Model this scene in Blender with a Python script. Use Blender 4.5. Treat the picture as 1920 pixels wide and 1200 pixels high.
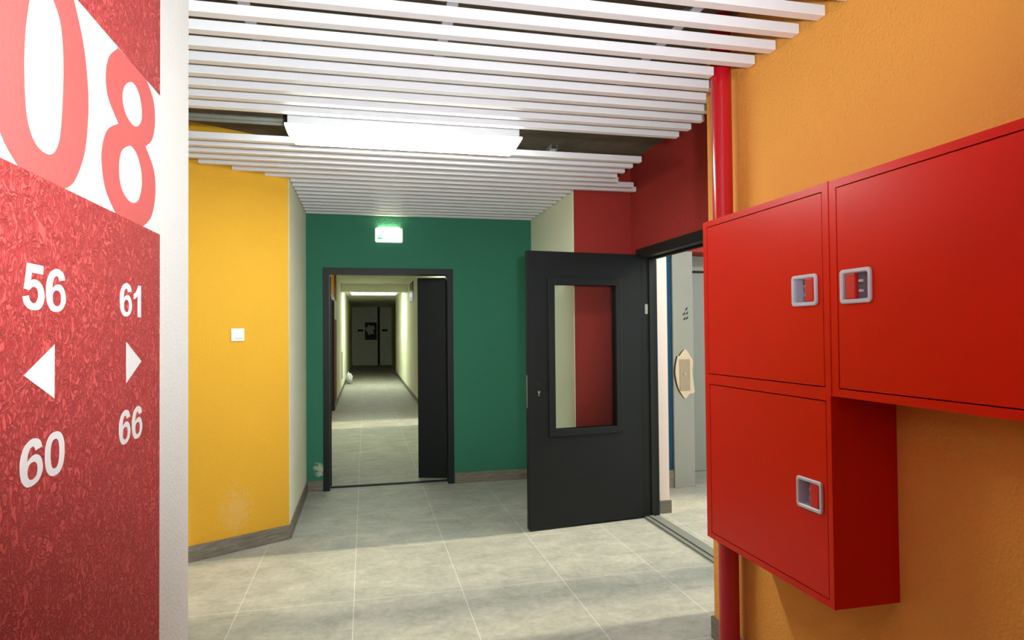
import bpy, bmesh, math, random
from mathutils import Vector, Matrix

random.seed(4)
for o in list(bpy.data.objects):
    bpy.data.objects.remove(o)
SC = bpy.context.scene
COL = SC.collection
R = math.radians

# ------------------------------------------------------------------ camera
EYE = Vector((0.0, 0.0, 1.43))
yaw, pitch, roll = R(12.907), R(1.124), R(-0.524)
fwd = Vector((math.sin(yaw) * math.cos(pitch), math.cos(yaw) * math.cos(pitch), math.sin(pitch)))
rgt = Vector((math.cos(yaw), -math.sin(yaw), 0))
upv = rgt.cross(fwd)
r2 = math.cos(roll) * rgt + math.sin(roll) * upv
u2 = -math.sin(roll) * rgt + math.cos(roll) * upv
cam_d = bpy.data.cameras.new('camera')
cam_d.sensor_width = 36.0
cam_d.lens = 1203.3 / 1920 * 36.0
cam_d.clip_start = 0.02
cam = bpy.data.objects.new('camera', cam_d)
COL.objects.link(cam)
m = Matrix((r2, u2, -fwd)).transposed().to_4x4()
m.translation = EYE
cam.matrix_world = m
SC.camera = cam

# ------------------------------------------------------------------ sky, sun, exposure
SUN_STRENGTH = 4.0
SKY_STRENGTH = 2.6
LAMP_EMIT = 82.0           # the fluorescent diffusers
CORRIDOR_EMIT = 105.0
FLASH_POWER = 290.0        # the photographer's flash, bounced off the slats
world = bpy.data.worlds.new('sky')
SC.world = world
world.use_nodes = True
bg = world.node_tree.nodes['Background']
bg.inputs['Color'].default_value = (0.86, 0.93, 1.0, 1)
bg.inputs['Strength'].default_value = SKY_STRENGTH
sun_d = bpy.data.lights.new('sun', 'SUN')
sun_d.energy = SUN_STRENGTH
sun_d.angle = R(3.2)
sun_d.color = (1.0, 0.83, 0.61)
sun = bpy.data.objects.new('sun', sun_d)
COL.objects.link(sun)
sun.location = (12, 4, 8)
sun_dir = Vector((-math.cos(R(26)), -0.035, -math.sin(R(26))))
sun.rotation_euler = sun_dir.to_track_quat('-Z', 'Y').to_euler()
fl_d = bpy.data.lights.new('bounce_flash', 'SPOT')
fl_d.energy = FLASH_POWER
fl_d.color = (0.90, 0.98, 1.0)
fl_d.spot_size = R(124)
fl_d.spot_blend = 0.9
fl_d.shadow_soft_size = 0.06
fl = bpy.data.objects.new('bounce_flash', fl_d)
COL.objects.link(fl)
fl.location = (0.22, -0.05, 1.60)
fl.rotation_euler = (Vector((-0.06, 1.25, 2.47)) - Vector(fl.location)).to_track_quat('-Z', 'Y').to_euler()
SC.view_settings.view_transform = 'Standard'
SC.view_settings.look = 'None'
SC.view_settings.gamma = 1
SC.view_settings.use_curve_mapping = False
SC.view_settings.exposure = 0.33


# ------------------------------------------------------------------ helpers
def lin(r, g, b):
    f = lambda c: (c / 255 / 12.92) if c / 255 <= 0.04045 else ((c / 255 + 0.055) / 1.055) ** 2.4
    return (f(r), f(g), f(b), 1)


def tag(o, label=None, cat=None, group=None, kind=None):
    if label: o['label'] = label
    if cat: o['category'] = cat
    if group: o['group'] = group
    if kind: o['kind'] = kind
    return o


def thing(name, label, cat, loc=(0, 0, 0), group=None, kind=None, rotz=0.0):
    o = bpy.data.objects.new(name, None)
    o.empty_display_size = 0.05
    COL.objects.link(o)
    o.location = loc
    o.rotation_euler = (0, 0, rotz)
    return tag(o, label, cat, group, kind)


def wloc(p):
    v = Vector((0, 0, 0))
    while p is not None:
        v += Vector(p.location)
        p = p.parent
    return v


def obj(name, bm, mat, parent=None, local=False, smooth=False):
    """link bm as ONE mesh object; vertices are in room coordinates unless local"""
    if parent is not None and not local:
        bmesh.ops.translate(bm, verts=bm.verts, vec=-wloc(parent))
    bmesh.ops.recalc_face_normals(bm, faces=bm.faces)
    me = bpy.data.meshes.new(name)
    bm.to_mesh(me)
    bm.free()
    if smooth:
        for p in me.polygons:
            p.use_smooth = True
    me.materials.append(mat)
    o = bpy.data.objects.new(name, me)
    COL.objects.link(o)
    if parent is not None:
        o.parent = parent
    return o


def box(bm, x0, x1, y0, y1, z0, z1, bev=0.0, seg=2):
    vs = [bm.verts.new((x, y, z)) for x in (x0, x1) for y in (y0, y1) for z in (z0, z1)]
    q = [(0, 1, 3, 2), (4, 6, 7, 5), (0, 4, 5, 1), (2, 3, 7, 6), (0, 2, 6, 4), (1, 5, 7, 3)]
    fs = [bm.faces.new([vs[i] for i in f]) for f in q]
    if bev > 0:
        es = list({e for f in fs for e in f.edges})
        bmesh.ops.bevel(bm, geom=es, offset=bev, segments=seg, profile=0.5, affect='EDGES')
    return bm


def B(*a, **k):
    return box(bmesh.new(), *a, **k)


def cells(xs, ys, zs, solid):
    """mesh of the outer skin of the solid cells of a grid (walls and doors with openings)"""
    bm = bmesh.new()
    V = {}

    def v(i, j, k):
        if (i, j, k) not in V:
            V[(i, j, k)] = bm.verts.new((xs[i], ys[j], zs[k]))
        return V[(i, j, k)]
    nx, ny, nz = len(xs) - 1, len(ys) - 1, len(zs) - 1
    S = lambda i, j, k: 0 <= i < nx and 0 <= j < ny and 0 <= k < nz and solid(
        (xs[i] + xs[i + 1]) / 2, (ys[j] + ys[j + 1]) / 2, (zs[k] + zs[k + 1]) / 2)
    for i in range(nx):
        for j in range(ny):
            for k in range(nz):
                if not S(i, j, k):
                    continue
                if not S(i - 1, j, k): bm.faces.new([v(i, j, k), v(i, j, k + 1), v(i, j + 1, k + 1), v(i, j + 1, k)])
                if not S(i + 1, j, k): bm.faces.new([v(i + 1, j, k), v(i + 1, j + 1, k), v(i + 1, j + 1, k + 1), v(i + 1, j, k + 1)])
                if not S(i, j - 1, k): bm.faces.new([v(i, j, k), v(i + 1, j, k), v(i + 1, j, k + 1), v(i, j, k + 1)])
                if not S(i, j + 1, k): bm.faces.new([v(i, j + 1, k), v(i, j + 1, k + 1), v(i + 1, j + 1, k + 1), v(i + 1, j + 1, k)])
                if not S(i, j, k - 1): bm.faces.new([v(i, j, k), v(i, j + 1, k), v(i + 1, j + 1, k), v(i + 1, j, k)])
                if not S(i, j, k + 1): bm.faces.new([v(i, j, k + 1), v(i + 1, j, k + 1), v(i + 1, j + 1, k + 1), v(i, j + 1, k + 1)])
    return bm


def prism(bm, pts, fn, d0, d1):
    """polygon pts (a,b) extruded between depths d0 and d1; fn(a,b,d) -> xyz"""
    A = [bm.verts.new(fn(a, b, d0)) for a, b in pts]
    Z = [bm.verts.new(fn(a, b, d1)) for a, b in pts]
    n = len(pts)
    bm.faces.new(A)
    bm.faces.new(Z[::-1])
    for i in range(n):
        bm.faces.new([A[i], Z[i], Z[(i + 1) % n], A[(i + 1) % n]])
    return bm


def tube(bm, p0, p1, r, n=24, r1=None):
    p0, p1 = Vector(p0), Vector(p1)
    d = (p1 - p0).normalized()
    a = d.orthogonal().normalized()
    b = d.cross(a)
    r1 = r if r1 is None else r1
    L0 = [bm.verts.new(p0 + r * (math.cos(2 * math.pi * i / n) * a + math.sin(2 * math.pi * i / n) * b)) for i in range(n)]
    L1 = [bm.verts.new(p1 + r1 * (math.cos(2 * math.pi * i / n) * a + math.sin(2 * math.pi * i / n) * b)) for i in range(n)]
    for i in range(n):
        bm.faces.new([L0[i], L0[(i + 1) % n], L1[(i + 1) % n], L1[i]])
    bm.faces.new(L0[::-1])
    bm.faces.new(L1)
    return bm


def shade_auto(o, ang=40):
    for p in o.data.polygons:
        p.use_smooth = True
    for e in o.data.edges:
        pass
    bm = bmesh.new()
    bm.from_mesh(o.data)
    for e in bm.edges:
        if len(e.link_faces) == 2 and e.calc_face_angle(0) > R(ang):
            e.smooth = False
    bm.to_mesh(o.data)
    bm.free()
    return o


# ------------------------------------------------------------------ materials
class Mat:
    def __init__(s, name):
        s.m = bpy.data.materials.new(name)
        s.m.use_nodes = True
        s.nt = s.m.node_tree
        s.N = s.nt.nodes
        s.p = s.N['Principled BSDF']
        s._obj = None

    def n(s, t, **k):
        x = s.N.new(t)
        for a, b in k.items():
            setattr(x, a, b)
        return x

    def l(s, a, b):
        s.nt.links.new(a, b)

    def pos(s):
        """room position: every mesh uses its world-space position, so nearby pieces share one pattern"""
        if s._obj is None:
            s._obj = s.n('ShaderNodeNewGeometry').outputs['Position']
        return s._obj

    def math(s, op, a, b=None, c=None):
        x = s.n('ShaderNodeMath', operation=op)
        for i, v in enumerate((a, b, c)):
            if v is None: continue
            if hasattr(v, 'node'): s.l(v, x.inputs[i])
            else: x.inputs[i].default_value = v
        return x.outputs[0]

    def noise(s, scale, detail=4, rough=0.55, dist=0.0, vec=None):
        x = s.n('ShaderNodeTexNoise')
        x.inputs['Scale'].default_value = scale
        x.inputs['Detail'].default_value = detail
        x.inputs['Roughness'].default_value = rough
        x.inputs['Distortion'].default_value = dist
        s.l(vec if vec is not None else s.pos(), x.inputs['Vector'])
        return x.outputs['Fac']

    def ramp(s, fac, stops):
        x = s.n('ShaderNodeValToRGB')
        el = x.color_ramp.elements
        while len(el) < len(stops): el.new(0.5)
        for e, (p, c) in zip(el, stops):
            e.position = p
            e.color = c if len(c) == 4 else (*c, 1)
        s.l(fac, x.inputs['Fac'])
        return x.outputs['Color']

    def mix(s, fac, a, b):
        x = s.n('ShaderNodeMix', data_type='RGBA')
        for i, v in ((0, fac), (6, a), (7, b)):
            if hasattr(v, 'node'): s.l(v, x.inputs[i])
            else: x.inputs[i].default_value = v
        return x.outputs[2]

    def bump(s, h, strength, dist):
        x = s.n('ShaderNodeBump')
        x.inputs['Strength'].default_value = strength
        x.inputs['Distance'].default_value = dist
        s.l(h, x.inputs['Height'])
        s.l(x.outputs['Normal'], s.p.inputs['Normal'])

    def col(s, c):
        if hasattr(c, 'node'): s.l(c, s.p.inputs['Base Color'])
        else: s.p.inputs['Base Color'].default_value = c

    def set(s, **k):
        for a, b in k.items():
            s.p.inputs[a.replace('_', ' ')].default_value = b
        return s


def scale(c, k):
    return (c[0] * k, c[1] * k, c[2] * k, 1)


def stucco(name, c, grain=95, strength=0.9, dist=0.008, rough=0.8, vary=0.06, spots=None, worm=False):
    """painted textured plaster; spots = [(centre, radius, colour)] are scuffs and chips of the paint"""
    a = Mat(name)
    big = a.noise(1.7, 3)
    col = a.mix(big, scale(c, 1 - vary), scale(c, 1 + vary))
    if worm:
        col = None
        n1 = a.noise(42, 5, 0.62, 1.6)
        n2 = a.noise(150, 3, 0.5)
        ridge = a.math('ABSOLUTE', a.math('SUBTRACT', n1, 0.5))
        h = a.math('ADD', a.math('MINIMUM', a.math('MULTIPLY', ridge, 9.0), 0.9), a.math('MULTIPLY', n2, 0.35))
        # creases tinted darker red: shade of the relief put into the colour
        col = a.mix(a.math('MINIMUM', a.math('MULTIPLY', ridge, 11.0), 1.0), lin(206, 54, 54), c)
    else:
        h = a.math('ADD', a.noise(grain, 3, 0.5), a.math('MULTIPLY', a.noise(grain * 0.35, 2), 0.5))
    for ctr, rad, sc, amount in (spots or []):
        d = a.n('ShaderNodeVectorMath', operation='DISTANCE')
        sub = a.n('ShaderNodeVectorMath', operation='MULTIPLY')
        a.l(a.pos(), sub.inputs[0])
        sub.inputs[1].default_value = (1, 1, 0.75)
        a.l(sub.outputs[0], d.inputs[0])
        d.inputs[1].default_value = (ctr[0], ctr[1], ctr[2] * 0.75)
        fall = a.math('SUBTRACT', 1.0, a.math('DIVIDE', d.outputs['Value'], rad))
        fall.node.use_clamp = True
        nn = a.math('MULTIPLY', a.math('SUBTRACT', a.math('MULTIPLY', a.noise(30, 4, 0.7), a.math('ADD', fall, 0.5)), 0.40), 5.0)
        nn.node.use_clamp = True
        msk = a.math('MULTIPLY', a.math('MULTIPLY', nn, a.math('GREATER_THAN', fall, 0.001)), amount)
        col = a.mix(msk, col, sc)
    a.col(col)
    a.set(Roughness=rough)
    a.p.inputs['Specular IOR Level'].default_value = 0.3
    a.bump(h, strength, dist)
    return a.m


def plain(name, c, rough=0.5, metal=0.0, emit=None, es=0.0, spec=0.5, coat=0.0, grain=0.0):
    a = Mat(name)
    nz = a.noise(6.0, 3)
    a.col(a.mix(nz, scale(c, 0.96), scale(c, 1.04)))
    a.set(Roughness=rough, Metallic=metal)
    a.p.inputs['Specular IOR Level'].default_value = spec
    if coat:
        a.p.inputs['Coat Weight'].default_value = coat
        a.p.inputs['Coat Roughness'].default_value = 0.12
    if emit:
        a.p.inputs['Emission Color'].default_value = emit
        a.p.inputs['Emission Strength'].default_value = es
    if grain:
        a.bump(a.noise(grain, 2), 0.15, 0.001)
    return a.m


def tile_floor():
    a = Mat('grey_porcelain_tile')
    sp = a.n('ShaderNodeSeparateXYZ')
    a.l(a.pos(), sp.inputs[0])

    def cell(o, off, size):
        t = a.math('DIVIDE', a.math('SUBTRACT', o, off), size)
        edge = a.math('MULTIPLY', a.math('ABSOLUTE', a.math('SUBTRACT', a.math('FRACT', a.math('ADD', t, 0.5)), 0.5)), size)
        return edge, a.math('FLOOR', t)
    ex, ix = cell(sp.outputs[0], -0.064, 0.5845)
    ey, iy = cell(sp.outputs[1], 3.578, 0.834)
    grout = a.math('LESS_THAN', a.math('MINIMUM', ex, ey), 0.0026)
    wn = a.n('ShaderNodeTexWhiteNoise', noise_dimensions='2D')
    cb = a.n('ShaderNodeCombineXYZ')
    a.l(ix, cb.inputs[0]); a.l(iy, cb.inputs[1])
    a.l(cb.outputs[0], wn.inputs['Vector'])
    stretch = a.n('ShaderNodeMapping')
    stretch.inputs['Scale'].default_value = (0.8, 1.15, 1)
    a.l(a.pos(), stretch.inputs['Vector'])
    cloud = a.noise(4.6, 8, 0.72, 0.4, stretch.outputs[0])
    speck = a.noise(26, 5, 0.7)
    base = a.ramp(a.math('ADD', a.math('MULTIPLY', cloud, 0.6), a.math('MULTIPLY', speck, 0.4)),
                  [(0.34, lin(138, 139, 129)), (0.45, lin(157, 157, 146)), (0.54, lin(172, 170, 158)), (0.66, lin(194, 190, 176))])
    tint = a.mix(a.math('MULTIPLY', wn.outputs['Value'], 0.16), base, lin(128, 132, 124))
    dust = a.math('GREATER_THAN', a.noise(11, 6, 0.75), 0.68)
    tint = a.mix(a.math('MULTIPLY', dust, 0.2), tint, lin(226, 224, 212))
    a.col(a.mix(a.math('MULTIPLY', grout, 0.42), tint, lin(226, 224, 212)))
    a.l(a.math('ADD', 0.42, a.math('MULTIPLY', speck, 0.35)), a.p.inputs['Roughness'])
    a.p.inputs['Specular IOR Level'].default_value = 0.35
    h = a.math('SUBTRACT', a.math('MULTIPLY', speck, 0.3), grout)
    a.bump(h, 0.15, 0.002)
    return a.m


def skirting_tile():
    a = Mat('skirting_tile')
    mp = a.n('ShaderNodeMapping')
    mp.inputs['Scale'].default_value = (1.5, 1.5, 14)
    a.l(a.pos(), mp.inputs['Vector'])
    s = a.noise(6, 6, 0.65, 0.3, mp.outputs[0])
    a.col(a.ramp(s, [(0.3, lin(98, 90, 80)), (0.55, lin(124, 116, 104)), (0.75, lin(150, 142, 130))]))
    a.set(Roughness=0.55)
    return a.m


def concrete():
    a = Mat('raw_concrete')
    s = a.noise(2.4, 8, 0.7, 0.5)
    a.col(a.ramp(s, [(0.3, lin(80, 74, 62)), (0.55, lin(112, 104, 88)), (0.75, lin(136, 128, 110))]))
    a.set(Roughness=0.9)
    a.bump(a.noise(40, 5), 0.3, 0.005)
    return a.m


C_YEL = lin(222, 166, 46)
M_YEL = stucco('yellow_plaster', C_YEL, strength=0.4, spots=[((-0.83, 4.575, 0.27), 0.17, lin(225, 205, 170), 0.16)])
M_YELR = stucco('ochre_plaster', lin(234, 164, 74), strength=0.55)
M_GRN = stucco('green_plaster', lin(53, 119, 95), spots=[((-0.41, 6.11, 0.2), 0.075, lin(190, 190, 165), 0.85)])
M_RED = stucco('brick_red_plaster', lin(160, 48, 42), strength=0.4)
M_CRM = stucco('cream_plaster', lin(242, 242, 216), strength=0.35)
M_WHT = stucco('white_plaster', lin(236, 236, 232), grain=120, strength=0.35)
M_PNK = stucco('pale_pink_plaster', lin(246, 226, 214), strength=0.3)
M_BLU = stucco('blue_plaster', lin(20, 70, 100), strength=0.3)
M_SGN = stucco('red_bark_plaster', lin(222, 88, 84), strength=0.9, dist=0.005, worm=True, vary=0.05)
M_NUM = stucco('smooth_red_paint', lin(214, 92, 88), grain=130, strength=0.2)
M_NWH = plain('white_stencil_paint', lin(238, 236, 236), 0.7)
M_FLR = tile_floor()
M_SKT = skirting_tile()
M_CON = concrete()
M_SLT = plain('white_aluminium_slat', lin(232, 230, 234), 0.38, spec=0.5)
M_SLR = plain('galvanised_rail', lin(150, 150, 150), 0.45, 0.7)
M_CAB = plain('red_enamel', lin(204, 24, 3), 0.30, spec=0.17)
M_PIP = plain('red_pipe_paint', lin(186, 16, 30), 0.24, spec=0.55)
M_HGR = plain('grey_plastic', lin(200, 200, 210), 0.4)
M_HCH = plain('chromed_cup', lin(190, 194, 210), 0.28, 0.35)
M_HRD = plain('red_plastic_lever', lin(200, 20, 20), 0.35)
M_DRK = plain('anthracite_paint', lin(24, 27, 28), 0.45, spec=0.22, grain=160)
M_DRF = plain('anthracite_frame', lin(30, 33, 32), 0.5, spec=0.25)
M_RUB = plain('black_rubber', lin(18, 18, 18), 0.7)
M_STL = plain('dull_steel', lin(178, 178, 168), 0.35, 0.8)
M_BRS = plain('bright_cylinder', lin(205, 205, 200), 0.22, 0.9)
M_HSG = plain('white_lamp_housing', lin(236, 236, 238), 0.45)
M_DIF = plain('lit_diffuser', lin(255, 255, 255), 0.4, emit=(0.90, 1.0, 0.96, 1), es=LAMP_EMIT)
M_DIL = plain('weak_corridor_diffuser', lin(255, 255, 255), 0.4, emit=(0.92, 1.0, 0.95, 1), es=CORRIDOR_EMIT * 0.22)
M_DIS = plain('lit_diffuser_rim', lin(255, 255, 255), 0.4, emit=(0.90, 1.0, 0.96, 1), es=LAMP_EMIT * 0.22)
M_DIC = plain('lit_corridor_diffuser', lin(255, 255, 255), 0.4, emit=(0.92, 1.0, 0.95, 1), es=CORRIDOR_EMIT)
M_EXB = plain('exit_sign_body', lin(240, 244, 240), 0.4, emit=(0.95, 1.0, 0.9, 1), es=0.45)
M_EXL = plain('exit_sign_lens', lin(250, 255, 240), 0.3, emit=(1.0, 0.95, 0.55, 1), es=20)
M_EXF = plain('exit_sign_face', lin(250, 255, 250), 0.3, emit=(0.95, 1.0, 0.92, 1), es=1.0)
M_EXG = plain('exit_sign_green', lin(20, 190, 120), 0.3, emit=lin(40, 215, 140), es=0.55)
M_PLS = plain('white_plastic', lin(244, 242, 234), 0.35)
M_LFT = plain('film_covered_steel', lin(146, 148, 138), 0.42, 0.0)
M_KRF = plain('torn_kraft_film', lin(206, 190, 162), 0.7)
M_KRD = plain('kraft_board', lin(158, 144, 120), 0.7)
M_SHD = plain('dark_gap', lin(30, 28, 26), 0.8)
M_GRY = plain('grey_conduit', lin(120, 122, 114), 0.5)
M_WRP = plain('white_wrapping', lin(205, 208, 205), 0.5)
M_WIN = plain('white_window_frame', lin(235, 235, 235), 0.4)


def glass_mat():
    a = Mat('clear_pane')
    N = a.N
    tr = a.n('ShaderNodeBsdfTransparent')
    tr.inputs['Color'].default_value = (0.97, 0.99, 0.98, 1)
    gl = a.n('ShaderNodeBsdfGlossy')
    gl.inputs['Roughness'].default_value = 0.03
    fr = a.n('ShaderNodeFresnel')
    fr.inputs['IOR'].default_value = 1.14
    mx = a.n('ShaderNodeMixShader')
    a.l(fr.outputs[0], mx.inputs[0]); a.l(tr.outputs[0], mx.inputs[1]); a.l(gl.outputs[0], mx.inputs[2])
    a.l(mx.outputs[0], N['Material Output'].inputs['Surface'])
    return a.m


M_GLS = glass_mat()


def structure(name, bm, mat, label=None, cat=None):
    o = obj(name, bm, mat)
    return tag(o, label, cat, None, 'structure')


# ------------------------------------------------------------------ the setting
SLAB = 2.80                      # raw concrete above the slats
WL, WR = -0.522, 1.58            # hall walls, left and right
RX = 2.09                        # recessed red wall
GY = 6.11                        # green wall face
CL, CR = -0.57, 1.05             # corridor walls

structure('floor', B(-3.2, 6.3, -2.8, 31.4, -0.12, 0.0), M_FLR, 'grey stone-look tiled floor with thin pale joints', 'floor')
structure('ceiling', B(-3.2, 2.19, -2.8, 6.25, SLAB, SLAB + 0.2), M_CON, 'raw concrete slab above the white slats', 'ceiling')

# sign wall on the left; it ends at y = 2.115 and its painting is thin paint on the plaster
SY1, SYR, ZB, ZT = 2.115, 1.832, 1.694, 2.06
wl = structure('wall_left', B(WL - 0.25, WL, -2.8, SY1, 0, SLAB), M_WHT, 'white wall end on the left painted red with large 08 and flat numbers', 'wall')


def wall_pt(off):
    return lambda a, b, d: (WL + off + d, a, b)


def paint(name, polys, mat, off, label=None, holes=(), parent=None, fn=None):
    """a coat of paint on the wall: outlines (with holes) as a thin filled sheet, 0.6 mm thick"""
    cu = bpy.data.curves.new(name, 'CURVE')
    cu.dimensions = '2D'
    cu.fill_mode = 'BOTH'
    cu.extrude = 0.0003
    for pl in list(polys) + list(holes):
        s = cu.splines.new('POLY')
        s.points.add(len(pl) - 1)
        for p, (a, b) in zip(s.points, pl):
            p.co = (a, b, 0, 1)
        s.use_cyclic_u = True
    t = bpy.data.objects.new('paint_curve', cu)
    COL.objects.link(t)
    bpy.context.view_layer.update()
    me = bpy.data.meshes.new_from_object(t.evaluated_get(bpy.context.evaluated_depsgraph_get()))
    bpy.data.objects.remove(t)
    bm = bmesh.new()
    bm.from_mesh(me)
    for v in bm.verts:
        a, b, d = v.co
        v.co = (fn or wall_pt(off))(a, b, d)
    bpy.data.meshes.remove(me)
    o = obj(name, bm, mat, parent if parent is not None else wl)
    if label: o['label'] = label
    return o


def smooth_loop(pts, n=6):
    """closed Catmull-Rom through pts; a third value 1 marks a sharp corner"""
    P = [(p[0], p[1]) for p in pts]
    K = [len(p) > 2 and p[2] == 1 for p in pts]
    N = len(P)
    out = []
    for i in range(N):
        p1, p2 = P[i], P[(i + 1) % N]
        p0 = P[i - 1] if not K[i] else p1
        p3 = P[(i + 2) % N] if not K[(i + 1) % N] else p2
        for k in range(n):
            t = k / n
            f = lambda a, b, c, d: 0.5 * (2 * b + (c - a) * t + (2 * a - 5 * b + 4 * c - d) * t * t + (3 * b - a - 3 * c + d) * t ** 3)
            out.append((f(p0[0], p1[0], p2[0], p3[0]), f(p0[1], p1[1], p2[1], p3[1])))
    return out


def fit(loop, y0, y1, z0, z1):
    return [(y0 + a * (y1 - y0), z0 + b * (z1 - z0)) for a, b in loop]


def ell(cx, cy, rx, ry, e=2.3, n=40):
    o = []
    for i in range(n):
        t = 2 * math.pi * i / n
        c, s = math.cos(t), math.sin(t)
        o.append((cx + rx * math.copysign(abs(c) ** (2 / e), c), cy + ry * math.copysign(abs(s) ** (2 / e), s)))
    return o


G6 = smooth_loop([(.66, .73, 1), (.97, .765, 1), (.85, .93), (.55, 1.0), (.22, .90), (.05, .70), (0, .46), (.06, .20), (.25, .03), (.52, 0),
                  (.80, .06), (.97, .21), (1.0, .36), (.91, .54), (.73, .635), (.54, .635), (.38, .575), (.295, .52, 1), (.33, .69), (.42, .80), (.54, .83), (.63, .79)])
H6 = ell(.54, .315, .225, .185)
G0 = ell(.5, .5, .5, .5, 2.35)
H0 = ell(.5, .5, .235, .335, 2.5)
G5 = smooth_loop([(.20, 1, 1), (.93, 1, 1), (.93, .81, 1), (.40, .81, 1), (.35, .63, 1), (.48, .665), (.70, .65), (.90, .54), (1.0, .34), (.93, .15), (.75, .03), (.5, 0),
                  (.25, .03), (.08, .13), (0, .27, 1), (.27, .31, 1), (.33, .20), (.47, .15), (.62, .19), (.71, .33), (.66, .46), (.52, .51), (.38, .48), (.29, .42, 1), (.06, .45, 1)])
G1 = smooth_loop([(.62, 1, 1), (1, 1, 1), (1, 0, 1), (.54, 0, 1), (.54, .70, 1), (.3, .60), (0, .545, 1), (0, .71, 1), (.25, .77), (.47, .88)])
GL = {'0': (G0, [H0]), '1': (G1, []), '5': (G5, []), '6': (G6, [H6])}

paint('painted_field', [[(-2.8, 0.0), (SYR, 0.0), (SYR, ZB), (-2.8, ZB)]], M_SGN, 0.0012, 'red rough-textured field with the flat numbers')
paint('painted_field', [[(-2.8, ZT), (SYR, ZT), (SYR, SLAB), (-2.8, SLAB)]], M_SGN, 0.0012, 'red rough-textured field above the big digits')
# the big digits, cut off by the two red fields
d8 = smooth_loop([(1.542, 2.058, 1), (1.492, 2.018), (1.474, 1.974), (1.487, 1.930), (1.545, 1.893, 1), (1.483, 1.860), (1.455, 1.812), (1.457, 1.770), (1.479, 1.729),
                  (1.534, 1.692, 1), (1.700, 1.692, 1), (1.765, 1.729), (1.797, 1.792), (1.784, 1.852), (1.720, 1.893, 1), (1.772, 1.927), (1.793, 1.978), (1.779, 2.029), (1.722, 2.062, 1)])
h8a = smooth_loop([(1.616, 2.012), (1.579, 1.988), (1.567, 1.957), (1.585, 1.930), (1.629, 1.918), (1.667, 1.926), (1.692, 1.948), (1.695, 1.975), (1.679, 2.003), (1.649, 2.017)])
h8b = smooth_loop([(1.604, 1.861), (1.562, 1.837), (1.548, 1.801), (1.556, 1.764), (1.586, 1.743), (1.630, 1.737), (1.673, 1.752), (1.696, 1.791), (1.691, 1.828), (1.663, 1.857), (1.630, 1.866)])
paint('painted_digit', [d8], M_NUM, 0.0006, 'large salmon red 8', [h8a, h8b])
d0 = smooth_loop([(1.136, 1.692, 1), (1.285, 1.692, 1), (1.329, 1.717), (1.371, 1.779), (1.387, 1.849), (1.386, 1.915), (1.364, 1.990), (1.316, 2.062, 1), (1.100, 2.062, 1),
                  (1.052, 1.980), (1.040, 1.877), (1.052, 1.790), (1.085, 1.727)])
h0 = smooth_loop([(1.175, 1.992), (1.156, 1.940), (1.148, 1.870), (1.153, 1.798), (1.166, 1.762), (1.191, 1.742), (1.229, 1.739), (1.257, 1.755), (1.274, 1.794), (1.283, 1.887), (1.279, 1.955), (1.262, 1.996), (1.220, 2.018)])
paint('painted_digit', [d0], M_NUM, 0.0006, 'large salmon red 0', [h0])


def number(txt, spans, z0, z1):
    pol, hol = [], []
    for ch, (a, b) in zip(txt, spans):
        o, h = GL[ch]
        pol.append(fit(o, a, b, z0, z1))
        hol += [fit(q, a, b, z0, z1) for q in h]
    paint('painted_number', pol, M_NWH, 0.0020, 'white flat number ' + txt, hol)


number('56', [(1.144, 1.2145), (1.220, 1.292)], 1.473, 1.5475)
number('61', [(1.552, 1.6255), (1.638, 1.6865)], 1.474, 1.549)
number('60', [(1.139, 1.2115), (1.219, 1.290)], 1.192, 1.267)
number('66', [(1.549, 1.6175), (1.628, 1.697)], 1.191, 1.266)
paint('painted_arrow', [[(1.150, 1.370), (1.251, 1.324), (1.251, 1.417)]], M_NWH, 0.0020, 'white arrow pointing left')
paint('painted_arrow', [[(1.591, 1.417), (1.591, 1.325), (1.690, 1.370)]], M_NWH, 0.0020, 'white arrow pointing right')

# alcove behind the sign wall, closed on the far left
structure('wall_left_alcove_front', B(-2.9, WL - 0.25, 1.9, SY1, 0, SLAB), M_WHT, 'white wall of the alcove behind the numbered wall', 'wall')
structure('wall_left_alcove_end', B(-3.0, -2.8, 1.9, 3.6, 0, SLAB), M_YEL, 'yellow end wall of the left alcove', 'wall')
# slanted yellow wall (its face runs from the white corner down to the left) and the white return to the green wall
YA, YB = Vector((-0.522, 4.76)), Vector((-2.95, 3.347))
dv = (YB - YA).normalized()
nv = Vector((-dv.y, dv.x))
if nv.y > 0: nv = -nv          # nv points to the room


def slant(s0, s1, n0, n1, z0, z1):
    bm = bmesh.new()
    pts = [YA + dv * s + nv * n for s, n in ((s0, n0), (s1, n0), (s1, n1), (s0, n1))]
    return prism(bm, [(p.x, p.y) for p in pts], lambda a, b, d: (a, b, d), z0, z1)


wy = bmesh.new()
ypts = [(-0.523, 4.76), (-2.95, 3.347), (-2.95, 6.25), (-0.523, 6.25)]
prism(wy, ypts, lambda a, b, d: (a, b, d), 0, SLAB)
structure('wall_left_slanted', wy, M_YEL, 'bright yellow slanted wall with the white light switch', 'wall')
structure('wall_left_white', B(-0.523, WL, 4.762, GY, 0, SLAB), M_CRM, 'narrow off-white wall between yellow and green walls', 'wall')

# green wall with the door opening
DX0, DX1, DZ = -0.368, 0.815, 2.037
gw = cells([WL, DX0, DX1, 1.6], [GY, GY + 0.14], [0, DZ, SLAB], lambda x, y, z: not (DX0 < x < DX1 and z < DZ))
structure('wall_back', gw, M_GRN, 'dark green wall around the corridor door', 'wall')

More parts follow.
